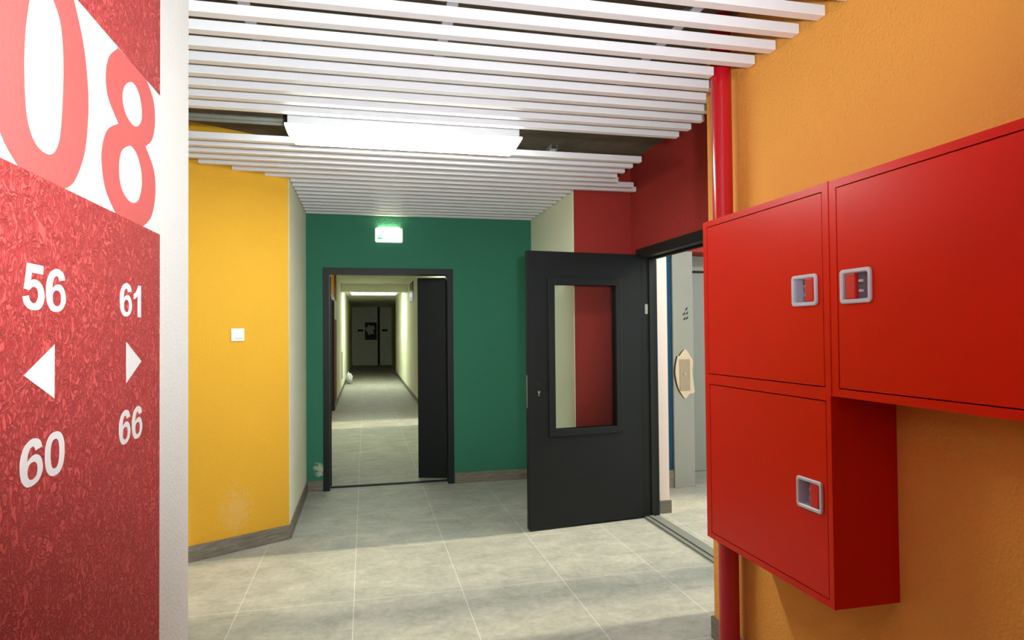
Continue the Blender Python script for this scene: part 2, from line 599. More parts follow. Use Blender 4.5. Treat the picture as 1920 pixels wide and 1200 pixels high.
# right side: ochre wall with the cabinets, its far end, recessed red wall, red return and cream wall
structure('wall_right', B(WR, RX, -2.8, 2.73, 0, SLAB), M_YELR, 'ochre yellow wall behind the red cabinets', 'wall')
OY0, OY1, OZ = 2.95, 4.672, 2.058
STAIR = 4.3
rw = cells([RX, RX + 0.12], [2.73, OY0, OY1, 4.8], [0, OZ, STAIR], lambda x, y, z: not (OY0 < y < OY1 and z < OZ))
structure('wall_right_red', rw, M_RED, 'brick red recessed wall over the open dark doorway', 'wall')
structure('wall_right_return', B(1.605, RX + 0.12, 4.8, 5.0, 0, SLAB), M_RED, 'brick red wall facing the hall behind the open door', 'wall')
structure('wall_right_cream', cells([1.6, 1.605], [4.8, GY], [0, SLAB], lambda *a: True), M_CRM, 'cream wall between the green wall and the red return', 'wall')
structure('wall_right_core', B(1.605, RX + 0.12, 5.0, 6.25, 0, SLAB), M_CRM, 'plaster core behind the cream wall', 'wall')
structure('wall_front', B(WL, WR, -2.8, -2.6, 0, SLAB), M_WHT, 'white wall behind the camera', 'wall')

# skirting tiles
SK = 0.10


def skirting(name, bm, label):
    structure(name, bm, M_SKT, label, 'skirting')


bm = slant(0.004, 2.75, 0.0, 0.012, 0, SK)
skirting('baseboard_left_slanted', bm, 'grey brown tile skirting under the yellow slanted wall')
skirting('baseboard_left_white', B(WL, WL + 0.012, 4.757, GY, 0, SK), 'grey brown tile skirting along the narrow off-white wall')
skirting('baseboard_back_left', B(WL + 0.012, DX0 - 0.012, GY - 0.012, GY, 0, SK), 'short tile skirting left of the corridor door')
skirting('baseboard_back_right', B(DX1 + 0.015, 1.588, GY - 0.012, GY, 0, SK), 'tile skirting under the green wall right of the corridor door')
skirting('baseboard_right_cream', B(1.588, 1.6, 4.8, GY, 0, SK), 'tile skirting along the cream wall behind the open door')
bm = B(WR - 0.012, WR, -2.6, 2.73, 0, SK)
box(bm, WR - 0.012, RX, 2.73, 2.742, 0, SK)
skirting('baseboard_right', bm, 'grey tile skirting under the ochre wall and its end')
skirting('baseboard_right_red', B(1.605, RX, 4.788, 4.8, 0, SK), 'tile skirting under the red return wall')

# ------------------------------------------------------------------ lift lobby beyond the right doorway
LX1 = 6.0
structure('ceiling_lobby', B(2.1, LX1 + 0.2, 1.2, 6.25, STAIR, STAIR + 0.2), M_CON, 'high concrete ceiling of the lift lobby', 'ceiling')
structure('wall_lobby_front', B(RX, LX1, 1.2, 1.4, 0, STAIR), M_WHT, 'white front wall of the lift lobby', 'wall')
structure('wall_lobby_left', B(RX, RX + 0.12, 1.4, 2.73, 0, STAIR), M_WHT, 'white side wall of the lift lobby', 'wall')
structure('wall_lobby_pier', B(RX + 0.12, 2.335, 4.685, 5.43, 0, STAIR), M_PNK, 'pale pink pier right behind the open door jamb', 'wall')
structure('baseboard_lobby_pier', B(RX + 0.12, 2.347, 4.673, 4.685, 0, SK), M_SKT, 'tile skirting at the foot of the pale pink pier', 'skirting')
structure('wall_lobby_blue', B(2.335, 2.75, 5.43, 5.9, 0, STAIR), M_BLU, 'blue wall strip beside the lift', 'wall')
structure('baseboard_lobby_blue', B(2.335, 2.748, 5.418, 5.43, 0, 0.16), M_SKT, 'tile skirting under the blue wall strip', 'skirting')
structure('wall_lobby_red', B(2.75, LX1, 5.43, 6.1, 2.166, STAIR), M_RED, 'brick red wall above the lift', 'wall')
structure('wall_lobby_shaft', B(2.75, 4.1, 5.9, 6.1, 0, 2.166), M_LFT, 'grey shaft wall behind the lift doors', 'wall')
structure('wall_lobby_lift_side', B(4.1, LX1, 5.43, 6.1, 0, 2.166), M_WHT, 'white wall right of the lift', 'wall')
ww = cells([LX1, LX1 + 0.2], [1.2, 1.6, 5.3, 6.25], [0, 0.25, 4.05, STAIR], lambda x, y, z: not (1.6 < y < 5.3 and 0.25 < z < 4.05))
structure('wall_lobby_window', ww, M_WHT, 'white outer wall of the lobby with the tall window', 'wall')
win = thing('window_1', 'tall white framed window lighting the lift lobby', 'window', (LX1 + 0.1, 3.85, 0.25), kind='structure')
bm = bmesh.new()
for y0, y1 in ((1.6, 1.66), (5.24, 5.3), (3.46, 3.76)):
    box(bm, LX1 + 0.06, LX1 + 0.13, y0, y1, 0.25, 4.05)
for z0, z1 in ((0.25, 0.31), (3.99, 4.05)):
    box(bm, LX1 + 0.061, LX1 + 0.129, 1.66, 5.24, z0, z1)
obj('window_frame', bm, M_WIN, win)
obj('pane', B(LX1 + 0.09, LX1 + 0.096, 1.66, 5.24, 0.31, 3.99), M_GLS, win)

# lift front: film-covered jamb with a torn hole over the call panel, recessed door
lift = thing('lift_portal', 'grey lift front wrapped in film with a torn hole, beyond the right doorway', 'lift', (2.855, 5.43, 0))
obj('jamb_panel', B(2.752, 2.955, 5.405, 5.43, 0, 2.165, bev=0.003), M_LFT, lift)
obj('lintel_panel', B(2.962, 4.098, 5.72, 5.76, 2.02, 2.163, bev=0.003), M_LFT, lift)
obj('lift_door', B(2.962, 3.52, 5.76, 5.79, 0.06, 2.0, bev=0.003), M_LFT, lift)
obj('lift_door', B(3.524, 4.098, 5.765, 5.795, 0.06, 2.0, bev=0.003), M_LFT, lift)
obj('sill', B(2.962, 4.098, 5.70, 5.80, 0.0, 0.06), M_STL, lift)
obj('side_jamb', B(2.962, 3.06, 5.69, 5.72, 0.06, 2.0, bev=0.003), M_LFT, lift)
FY = lambda off: (lambda a, b, d: (a, 5.405 - off - d, b))
hole = smooth_loop([(2.752, 1.06), (2.775, 1.19), (2.80, 1.205), (2.86, 1.262), (2.915, 1.20), (2.944, 1.15), (2.935, 1.06), (2.950, 0.93), (2.955, 0.865), (2.90, 0.85), (2.86, 0.81), (2.81, 0.86), (2.775, 0.93)], 5)
bm = bmesh.new(); prism(bm, hole, FY(0), 0.0, 0.002)
obj('torn_edge', bm, M_SHD, lift)
inner = [(2.857 + (a - 2.857) * 0.92 + 0.008, 1.03 + (b - 1.03) * 1.0) for a, b in hole]
bm = bmesh.new(); prism(bm, inner, FY(0.0021), 0.0, 0.003)
obj('torn_film', bm, M_KRF, lift)
cp = obj('call_panel', B(2.808, 2.912, 5.392, 5.401, 0.885, 1.17, bev=0.003), M_KRD, lift)
bm = bmesh.new(); tube(bm, (2.858, 5.392, 1.035), (2.858, 5.386, 1.035), 0.014, 20)
obj('call_button', bm, M_STL, cp)
for i, (px, pz) in enumerate(((2.870, 1.62), (2.845, 1.575), (2.875, 1.58), (2.85, 1.53), (2.875, 1.535))):
    bm = bmesh.new(); prism(bm, [(px, pz), (px + 0.03, pz + 0.035), (px + 0.024, pz + 0.006)], FY(0), 0, 0.003)
    obj('film_tear', bm, M_SHD, lift)
tr = smooth_loop([(2.966, 2.0), (3.06, 2.01), (3.06, 1.96), (3.03, 1.93), (3.00, 1.83), (2.985, 1.68), (2.968, 1.66)], 4)
bm = bmesh.new(); prism(bm, tr, lambda a, b, d: (a, 5.69 - d, b), 0, 0.003)
obj('torn_edge', bm, M_SHD, lift)
tr = smooth_loop([(2.964, 0.55), (3.06, 0.56), (3.05, 0.42), (3.01, 0.37), (2.99, 0.22), (2.966, 0.20)], 4)
bm = bmesh.new(); prism(bm, tr, lambda a, b, d: (a, 5.69 - d, b), 0, 0.003)
obj('torn_film', bm, M_WRP, lift)

# ------------------------------------------------------------------ corridor behind the green wall
CEND = 30.0
CZ = 2.65
structure('ceiling_corridor', B(-3.2, 1.5, 6.25, CEND + 0.3, CZ, CZ + 0.2), M_CRM, 'cream ceiling of the long corridor', 'ceiling')
structure('ceiling_corridor_beam', B(CL, CR, 16.0, 16.35, 2.46, CZ), M_CRM, 'beam across the corridor ceiling before the far lamp', 'beam')
cw = cells([CL - 0.2, CL], [6.25, 11.35, 12.53, 13.95, CEND], [0, CZ], lambda x, y, z: not (11.35 < y < 12.53))
cw2 = structure('wall_corridor_left', cw, M_CRM, 'cream left wall of the long corridor', 'wall')
structure('wall_corridor_yellow', cells([CL - 0.2, CL], [11.35, 12.53], [2.11, CZ], lambda *a: True), M_YEL, 'yellow wall patch above a dark door in the corridor', 'wall')
cpt = lambda a, b, d: (CL + 0.001 + d, a, b)
paint('painted_field', [[(12.56, 0.1), (13.6, 0.1), (13.6, 1.718), (12.56, 1.718)]], M_RED, 0, 'red field low on the corridor wall', parent=cw2, fn=cpt)
paint('painted_field', [[(12.56, 2.10), (13.6, 2.10), (13.6, CZ), (12.56, CZ)]], M_RED, 0, 'red field high on the corridor wall', parent=cw2, fn=cpt)
cd = thing('door_3', 'dark door in the left corridor wall under a yellow patch', 'door', (CL - 0.1, 11.94, 0), kind='structure')
obj('door_frame', cells([CL - 0.2, CL + 0.01], [11.352, 11.42, 12.46, 12.528], [0, 2.04, 2.108], lambda x, y, z: z > 2.04 or y < 11.42 or y > 12.46), M_DRF, cd)
obj('leaf', B(CL - 0.14, CL - 0.09, 11.42, 12.46, 0.01, 2.04), M_YEL, cd)
rwc = cells([CR, CR + 0.2], [6.25, 10.08, 11.0, 22.9], [0, 2.15, CZ], lambda x, y, z: not (10.08 < y < 11.0 and z < 2.15))
structure('wall_corridor_right', rwc, M_CRM, 'cream right wall of the long corridor', 'wall')
structure('wall_corridor_gap', B(1.251, 2.21, 6.251, 6.4, 0, SLAB), M_CRM, 'outer wall piece beside the corridor', 'wall')
wn2 = thing('window_2', 'glazed balcony door in the right corridor wall throwing a bright stripe', 'window', (CR + 0.1, 10.54, 0), kind='structure')
bm = bmesh.new()
for y0, y1 in ((10.08, 10.12), (10.96, 11.0)):
    box(bm, CR + 0.06, CR + 0.12, y0, y1, 0.0, 2.15)
for z0, z1 in ((0.0, 0.012), (2.10, 2.15)):
    box(bm, CR + 0.061, CR + 0.119, 10.12, 10.96, z0, z1)
obj('window_frame', bm, M_WIN, wn2)
obj('pane', B(CR + 0.088, CR + 0.094, 10.12, 10.96, 0.012, 2.10), M_GLS, wn2)
structure('wall_corridor_recess', B(1.19, 1.39, 22.9, CEND, 0, CZ), M_CRM, 'recessed cream wall at the far right of the corridor', 'wall')
structure('wall_corridor_ochre', B(1.175, 1.19, 22.95, 27.0, 0, CZ), M_YEL, 'ochre wall piece near the dark end of the corridor', 'wall')
structure('wall_corridor_end', B(-1.0, 1.5, CEND, CEND + 0.2, 0, CZ), M_CRM, 'dim end wall closing the long corridor', 'wall')
structure('baseboard_corridor_left', cells([CL, CL + 0.012], [6.3, 11.35, 12.53, CEND], [0, SK], lambda x, y, z: not (11.35 < y < 12.53)), M_SKT, 'tile skirting along the left corridor wall', 'skirting')
structure('baseboard_corridor_right', cells([CR - 0.012, CR], [6.3, 10.08, 11.0, 22.9], [0, SK], lambda x, y, z: not (10.08 < y < 11.0)), M_SKT, 'tile skirting along the right corridor wall', 'skirting')

# ------------------------------------------------------------------ door_1: corridor door in the green wall
d1 = thing('door_1', 'dark steel double door to the corridor in the green wall, wide leaf swung open', 'door', ((DX0 + DX1) / 2, GY + 0.07, 0), kind='structure')
F = 0.048
fr = cells([DX0 - 0.008, DX0 + F, DX1 - F, DX1 + 0.008], [GY - 0.006, GY + 0.145], [0, DZ - 0.05, DZ + 0.006], lambda x, y, z: z > DZ - 0.05 or x < DX0 + F or x > DX1 - F)
obj('door_frame', fr, M_DRF, d1)
obj('threshold', B(DX0 + F, DX1 - F, GY + 0.10, GY + 0.14, 0, 0.012, bev=0.003), M_RUB, d1)
# narrow passive leaf at the right, slightly ajar into the corridor
hx, hy = DX1 - F - 0.002, GY + 0.15
lf = bmesh.new(); box(lf, -0.275, 0, 0, 0.045, 0.012, DZ - 0.06, bev=0.003)
bmesh.ops.rotate(lf, verts=lf.verts, matrix=Matrix.Rotation(R(-19), 3, 'Z'))
bmesh.ops.translate(lf, verts=lf.verts, vec=(hx, hy + 0.03, 0))
obj('side_leaf', lf, M_DRK, d1)
# wide leaf folded back along the left wall, seen on edge
lf = bmesh.new(); box(lf, 0, 0.045, 0, 0.86, 0.012, DZ - 0.06, bev=0.003)
bmesh.ops.rotate(lf, verts=lf.verts, matrix=Matrix.Rotation(R(3), 3, 'Z'))
bmesh.ops.translate(lf, verts=lf.verts, vec=(DX0 + 0.014, GY + 0.15, 0))
obj('main_leaf', lf, M_DRK, d1)

# ------------------------------------------------------------------ door_2: open doorway to the lobby
d2 = thing('door_2', 'dark steel doorway to the lift lobby with a glazed leaf swung open into the hall', 'door', (RX, 4.6, 0), kind='structure')
fr = cells([RX - 0.016, RX + 0.125], [OY0 - 0.01, OY0 + 0.055, OY1 - 0.062, OY1 + 0.012], [0, OZ - 0.06, OZ + 0.012],
           lambda x, y, z: z > OZ - 0.06 or y < OY0 + 0.055 or y > OY1 - 0.062)
fro = obj('door_frame', fr, M_DRF, d2)
st = bmesh.new()
box(st, RX + 0.055, RX + 0.085, OY1 - 0.078, OY1 - 0.062, 0, OZ - 0.06)
box(st, RX + 0.055, RX + 0.085, OY0 + 0.055, OY1 - 0.078, OZ - 0.076, OZ - 0.06)
obj('door_stop', st, M_RUB, d2)
sd = bmesh.new()
for x0, x1, z in ((RX - 0.005, RX + 0.03, 0.010), (RX + 0.034, RX + 0.07, 0.016), (RX + 0.074, RX + 0.12, 0.010)):
    box(sd, x0, x1, OY0 + 0.055, OY1 - 0.062, 0, z, bev=0.002)
obj('threshold', sd, M_GRY, d2)
obj('hinge_plate', B(RX + 0.022, RX + 0.045, OY1 - 0.0655, OY1 - 0.062, 1.565, 1.64), M_STL, d2)
# the leaf: its own coordinates, hinge line at the origin, running to -x; local y+ points away from the camera
LW, LT, LZ0, LZ1 = 0.935, 0.05, 0.014, 2.022
PIV = Vector((2.072, 4.593, 0))
ANG = R(7.0)
LM = Matrix.Translation(PIV - Vector(d2.location)) @ Matrix.Rotation(ANG, 4, 'Z')


def leafpart(name, bm, mat, parent=None, **k):
    if parent is None:
        bm.transform(LM)
        return obj(name, bm, mat, d2, local=True, **k)
    bm.transform(LM)
    return obj(name, bm, mat, parent, local=True, **k)


wx0, wx1, wz0, wz1 = -LW + 0.205, -LW + 0.717, 0.716, 1.782
lfm = cells([-LW, wx0, wx1, 0], [0, LT], [LZ0, wz0, wz1, LZ1], lambda x, y, z: not (wx0 < x < wx1 and wz0 < z < wz1))
bmesh.ops.bevel(lfm, geom=[e for e in lfm.edges if e.calc_face_angle(0) > 1], offset=0.003, segments=2, affect='EDGES')
leaf = leafpart('glazed_leaf', lfm, M_DRK)
leaf['label'] = 'dark grey open door leaf with a tall window'
tb = bmesh.new()
TW = 0.047
for yy0, yy1 in ((-0.010, -0.0002), (LT + 0.0002, LT + 0.010)):
    for a in ((wx0 - TW, wx0 + 0.004, wz0 - TW, wz1 + TW), (wx1 - 0.004, wx1 + TW, wz0 - TW, wz1 + TW), (wx0 + 0.0045, wx1 - 0.0045, wz0 - TW, wz0 + 0.004), (wx0 + 0.0045, wx1 - 0.0045, wz1 - 0.004, wz1 + TW)):
        box(tb, a[0], a[1], yy0, yy1, a[2], a[3], bev=0.0025)
leafpart('window_trim', tb, M_DRK, leaf)
leafpart('pane', B(wx0, wx1, LT / 2 - 0.003, LT / 2 + 0.003, wz0, wz1), M_GLS, leaf)
leafpart('lock_plate', B(-LW - 0.0025, -LW - 0.0003, 0.014, 0.036, 0.885, 1.12), M_STL, leaf)
sp = bmesh.new()
box(sp, -LW - 0.004, -LW - 0.0003, 0.004, 0.012, LZ0 + 0.01, LZ1 - 0.01)
leafpart('edge_seal', sp, M_RUB, leaf)
kh = bmesh.new(); tube(kh, (-LW + 0.078, -0.001, 1.060), (-LW + 0.078, -0.0003, 1.060), 0.011, 20)
leafpart('spindle_hole', kh, M_RUB, leaf)
kh = bmesh.new(); tube(kh, (-LW + 0.078, -0.006, 0.998), (-LW + 0.078, -0.0003, 0.998), 0.0095, 20)
box(kh, -LW + 0.0735, -LW + 0.0825, -0.005, -0.0003, 0.970, 0.994)
leafpart('lock_cylinder', kh, M_BRS, leaf)

# ------------------------------------------------------------------ white slats
PITCH = 0.1385
ORD = ['first', 'second', 'third', 'fourth', 'fifth', 'sixth', 'seventh', 'eighth', 'ninth', 'tenth', 'eleventh', 'twelfth', 'thirteenth', 'fourteenth',
       'fifteenth', 'sixteenth', 'seventeenth', 'eighteenth', 'nineteenth', 'twentieth']
SW, SH, SZ = 0.043, 0.036, 2.530


def slat(y, x0, x1, label, group):
    bm = bmesh.new()
    prof = [(0, 0.0015), (0.0015, 0), (SW - 0.0015, 0), (SW, 0.0015), (SW, SH), (SW - 0.004, SH), (SW - 0.004, 0.004), (0.004, 0.004), (0.004, SH), (0, SH)]
    # hollow U section, closed by end caps
    prism(bm, prof, lambda a, b, d: (d, y + a, SZ + b), x0, x1)
    box(bm, x0 + 0.0005, x0 + 0.002, y + 0.004, y + SW - 0.004, SZ + 0.004, SZ + SH)
    box(bm, x1 - 0.002, x1 - 0.0005, y + 0.004, y + SW - 0.004, SZ + 0.004, SZ + SH)
    o = obj('aluminium_slat', bm, M_SLT)
    tag(o, label, 'slat', group)


front = [2.06 + PITCH * k for k in range(9, -1, -1)] + [1.9215, 1.783]
for i, y in enumerate(front):
    xr = 1.574
    if y > 2.73: xr = 1.738
    if 2.42 < y < 2.55: xr = 1.468
    xl = -2.78 if y > 2.115 else WL + 0.006
    slat(y, xl, xr, 'white ceiling slat, %s in front of the bright tube lamp toward the viewer' % ORD[i], 'white slats in front of the lamp')
back = [3.85 + 0.1375 * k for k in range(17)]
for i, y in enumerate(back):
    xl = {4: -1.03, 5: -0.855, 6: -0.682}.get(i, -0.516 if i > 6 else -0.522 + (y - 4.76) / 0.582 + 0.02)
    xr = {4: 1.82, 5: 2.0, 6: 2.082}.get(i, 1.755 if i < 4 else 1.594)
    slat(y, xl, xr, 'white ceiling slat, %s behind the bright tube lamp toward the green wall' % ORD[i], 'white slats behind the lamp')
y = 1.783 - PITCH
while y > -2.55:
    slat(y, WL + 0.006, 1.574, 'white ceiling slat overhead behind the camera', 'white slats overhead')
    y -= PITCH
# carrier rails the slats clip to
for i, x in enumerate((-0.40, 0.30, 1.15)):
    for (y0, y1, w) in ((1.75, 3.40, 'in front of'), (3.80, 6.10, 'behind')):
        bm = bmesh.new()
        box(bm, x - 0.02, x + 0.02, y0, y1, SZ + SH + 0.0005, SZ + SH + 0.002)
        box(bm, x - 0.02, x - 0.018, y0, y1, SZ + SH + 0.002, SZ + SH + 0.03)
        box(bm, x + 0.018, x + 0.02, y0, y1, SZ + SH + 0.002, SZ + SH + 0.03)
        o = obj('carrier_rail', bm, M_SLR)
        tag(o, 'grey carrier rail above the slats %s the tube lamp, %s from the left' % (w, ORD[i]), 'rail', 'rails above the slats')


# ------------------------------------------------------------------ lamps
def tube_lamp(x0, x1, y0, z, label, mat, zc=None):
    """surface lamp: white tray, trapezoid lit diffuser below it, end clips, hangers up to the slab"""
    t = thing('tube_lamp', label, 'lamp', ((x0 + x1) / 2, y0 + 0.07, z), None)
    obj('housing', B(x0, x1, y0, y0 + 0.13, z, z + 0.065, bev=0.004), M_HSG, t)
    bm = bmesh.new()
    rows = [(-0.010, -0.0045, 0.0), (-0.012, -0.012, 0.0), (0.020, -0.062, 0.018), (0.034, -0.076, 0.030)]
    rings = []
    for dx, dz, dy in rows:
        rings.append([bm.verts.new(p) for p in ((x0 + dx, y0 - 0.014 + dy, z + dz), (x1 - dx, y0 - 0.014 + dy, z + dz), (x1 - dx, y0 + 0.144 - dy, z + dz), (x0 + dx, y0 + 0.144 - dy, z + dz))])
    for a, b in zip(rings, rings[1:]):
        for i in range(4):
            bm.faces.new([a[i], a[(i + 1) % 4], b[(i + 1) % 4], b[i]])
    bm.faces.new(rings[0])
    pan = bmesh.new()
    q = [pan.verts.new(v.co) for v in rings[-1]]
    pan.faces.new(q[::-1])
    obj('lip', B(x0 - 0.013, x1 + 0.013, y0 - 0.016, y0 + 0.146, z - 0.004, z - 0.0003), M_HSG, t)
    obj('diffuser_rim', bm, M_DIS, t)
    obj('diffuser', pan, mat, t)
    for cx in (x0 - 0.005, x1 + 0.001):
        obj('end_clip', B(cx, cx + 0.004, y0 + 0.045, y0 + 0.085, z + 0.002, z + 0.05), M_GRY, t)
    if zc:
        for hx_ in (x0 + 0.12, x1 - 0.12):
            bm = bmesh.new(); tube(bm, (hx_, y0 + 0.065, z + 0.065), (hx_, y0 + 0.065, zc), 0.005, 10)
            obj('hanger_rod', bm, M_SLR, t)
    return t


tube_lamp(-0.388, 0.850, 3.475, 2.524, 'bright white tube lamp hanging in the gap between the slats', M_DIF, SLAB)
tube_lamp(2.45, 3.65, 3.55, 2.9, 'added white tube lamp high in the lift lobby, unseen, brightening the pier', M_DIF, STAIR)  # added out of view to brighten the pink pier and lift front
tube_lamp(-0.38, 0.86, 9.0, 2.585, 'tube lamp in the corridor just past the door, out of view', M_DIL)
tube_lamp(-0.38, 0.86, 18.0, 2.585, 'long lit tube lamp far down the corridor', M_DIC)

# exit sign
ex = thing('exit_sign', 'small lit white and green exit sign above the corridor door', 'sign', (0.221, GY, 2.35))
obj('housing', B(0.094, 0.349, GY - 0.045, GY, 2.281, 2.419, bev=0.016, seg=4), M_EXB, ex)
obj('top_lens', B(0.125, 0.318, GY - 0.036, GY - 0.008, 2.4192, 2.4215), M_EXL, ex)
fc = obj('face', B(0.112, 0.331, GY - 0.0475, GY - 0.0455, 2.300, 2.402, bev=0.0008), M_EXF, ex)
bm = bmesh.new()
prism(bm, [(0.120, 2.308), (0.168, 2.308), (0.152, 2.322), (0.128, 2.330), (0.120, 2.336)], lambda a, b, d: (a, GY - 0.0478 - d, b), 0, 0.001)
obj('green_mark', bm, M_EXG, fc)
bm = B(0.17, 0.322, GY - 0.0485, GY - 0.0478, 2.306, 2.309)
box(bm, 0.319, 0.322, GY - 0.0485, GY - 0.0478, 2.309, 2.328)
obj('grey_line', bm, M_HGR, fc)

# light switch on the slanted wall
sw_c = YA + dv * ((-0.8295 + 0.522) / dv.x)
sw = thing('light_switch', 'white square light switch on the yellow slanted wall', 'switch', (sw_c.x, sw_c.y, 1.432))


def on_slant(bm, x0, x1, n0, n1, z0, z1, bev=0.0):
    """box on the slanted wall: x along it (left to right in the photo), n out of it, around the switch centre"""
    t = bmesh.new()
    box(t, x0, x1, -n1, -n0, z0, z1, bev=bev)
    ang = math.atan2(-dv.y, -dv.x)
    bmesh.ops.rotate(t, verts=t.verts, matrix=Matrix.Rotation(ang, 3, 'Z'))
    me = bpy.data.meshes.new('tmp'); t.to_mesh(me); t.free(); bm.from_mesh(me); bpy.data.meshes.remove(me)
    return bm


obj('frame', on_slant(bmesh.new(), -0.043, 0.043, 0.0, 0.009, -0.042, 0.042, 0.003), M_PLS, sw, local=True)
rk = obj('rocker', on_slant(bmesh.new(), -0.018, 0.034, 0.0095, 0.013, -0.018, 0.034, 0.0015), M_PLS, sw, local=True)
obj('marker_strip', on_slant(bmesh.new(), -0.018, 0.034, 0.0095, 0.0115, -0.028, -0.022, 0.0005), M_HGR, sw, local=True)

# ------------------------------------------------------------------ red cabinets
FX = 1.349          # front plane
BX = WR             # back against the wall


def ring_pts(hy, hz, r, n=5):
    o = []
    for cx, cy, a0 in ((hy - r, hz - r, 0), (-hy + r, hz - r, 90), (-hy + r, -hz + r, 180), (hy - r, -hz + r, 270)):
        for i in range(n + 1):
            t = R(a0 + 90 * i / n)
            o.append((cx + r * math.cos(t), cy + r * math.sin(t)))
    return o


def handle(door, yc, zc, tab_side):
    """recessed pull: grey ring, bright cup, red lever on one side (tab_side = sign of y)"""
    bm = bmesh.new()
    rows = [(0.059, 0.049, 0.012, -0.0002), (0.059, 0.049, 0.012, -0.005), (0.056, 0.046, 0.011, -0.007), (0.050, 0.040, 0.008, -0.007), (0.047, 0.037, 0.006, -0.004), (0.047, 0.037, 0.006, 0.004)]
    loops = []
    for hy, hz, r, dx in rows:
        loops.append([bm.verts.new((FX + dx, yc + a, zc + b)) for a, b in ring_pts(hy, hz, r)])
    n = len(loops[0])
    for a, b in zip(loops, loops[1:] + loops[:1]):
        for i in range(n):
            bm.faces.new([a[i], a[(i + 1) % n], b[(i + 1) % n], b[i]])
    obj('handle_ring', bm, M_HGR, door)
    # cup: open box behind the ring, curved floor
    bm = bmesh.new()
    A = [bm.verts.new((FX + 0.003, yc + a, zc + b)) for a, b in ring_pts(0.0465, 0.0365, 0.004, 2)]
    Bv = [bm.verts.new((FX + 0.030, yc + a, zc + b)) for a, b in ring_pts(0.040, 0.033, 0.006, 2)]
    n = len(A)
    for i in range(n):
        bm.faces.new([A[i], A[(i + 1) % n], Bv[(i + 1) % n], Bv[i]])
    bm.faces.new(Bv)
    obj('handle_cup', bm, M_HCH, door)
    a, b = (0.002, 0.040) if tab_side > 0 else (-0.040, -0.002)
    bm = bmesh.new(); box(bm, FX - 0.003, FX + 0.012, yc + a, yc + b, zc - 0.037, zc + 0.037, bev=0.003)
    obj('handle_lever', bm, M_HRD, door)
    bm = bmesh.new()
    for dz in (-0.014, 0.014):
        box(bm, FX + 0.006, FX + 0.014, yc - tab_side * 0.001, yc - tab_side * 0.012, zc + dz - 0.004, zc + dz + 0.004, bev=0.001)
    obj('lever_pivot', bm, M_HGR, door)


def cab_door(parent, y0, y1, z0, z1, hy, hz, tab):
    bm = cells([FX + 0.0005, FX + 0.022], [y0, hy - 0.052, hy + 0.052, y1], [z0, hz - 0.042, hz + 0.042, z1],
               lambda x, y, z: not (abs(y - hy) < 0.052 and abs(z - hz) < 0.042))
    bmesh.ops.bevel(bm, geom=[e for e in bm.edges if e.calc_face_angle(0) > 1], offset=0.0018, segments=2, affect='EDGES')
    d = obj('cabinet_door', bm, M_CAB, parent)
    handle(d, hy, hz, tab)
    return d


def carcass(y0, y1, z0, z1, openings):
    """body with its front openings cut 24 mm deep, where the doors sit"""
    ys = sorted({y0, y1, *[o[0] for o in openings], *[o[1] for o in openings]})
    zs = sorted({z0, z1, *[o[2] for o in openings], *[o[3] for o in openings]})
    bm = cells([FX, FX + 0.04, BX - 0.0005], ys, zs, lambda x, y, z: x > FX + 0.04 or not any(a < y < b and c < z < d for a, b, c, d in openings))
    bmesh.ops.bevel(bm, geom=[e for e in bm.edges if e.calc_face_angle(0) > 1], offset=0.0025, segments=2, affect='EDGES')
    return bm


G = 0.0035
cab1 = thing('fire_hose_cabinet', 'tall red fire cabinet with two stacked doors, its lower half hanging below its neighbour', 'cabinet', (BX, 2.012, 0.600))
UL = (1.676, 2.347, 1.256, 1.848)
LL = (1.673, 2.343, 0.622, 1.217)
obj('body', carcass(1.6535, 2.376, 0.600, 1.871, [UL, LL]), M_CAB, cab1)
cab_door(cab1, UL[0] + G, UL[1] - G, UL[2] + G, UL[3] - G, 1.759, 1.554, -1)
cab_door(cab1, LL[0] + G, LL[1] - G, LL[2] + G, LL[3] - G, 1.752, 0.918, -1)
bm = B(FX - 0.0015, FX + 0.03, 1.645, 1.662, 1.8712, 1.8725)
box(bm, FX - 0.0018, FX - 0.0003, 1.648, 1.660, 1.235, 1.8712)
obj('joint_strip', bm, M_CAB, cab1)
cab2 = thing('fire_hose_cabinet', 'wide red fire cabinet with one door on the right, nearest the viewer', 'cabinet', (BX, 0.96, 1.233))
RD = (0.30, 1.618, 1.256, 1.848)
obj('body', carcass(0.27, 1.6525, 1.233, 1.871, [RD]), M_CAB, cab2)
cab_door(cab2, RD[0] + G, RD[1] - G, RD[2] + G, RD[3] - G, 1.543, 1.553, 1)

# red riser pipe past the far end of the cabinet
PX, PY, PR = 1.515, 2.497, 0.0425
pp = thing('riser_pipe', 'red riser pipe from floor to ceiling between ochre wall end and red cabinet', 'pipe', (PX, PY, 0))
bm = bmesh.new(); tube(bm, (PX, PY, 0), (PX, PY, SLAB), PR, 40)
shade_auto(obj('pipe', bm, M_PIP, pp))
bm = bmesh.new(); tube(bm, (PX, PY, 0.52), (PX, PY, 0.60), PR + 0.005, 40)
shade_auto(obj('coupling', bm, M_PIP, pp))
bm = bmesh.new(); tube(bm, (PX, PY - PR, 0.72), (PX, 2.377, 0.72), 0.025, 24)
shade_auto(obj('branch', bm, M_PIP, pp))

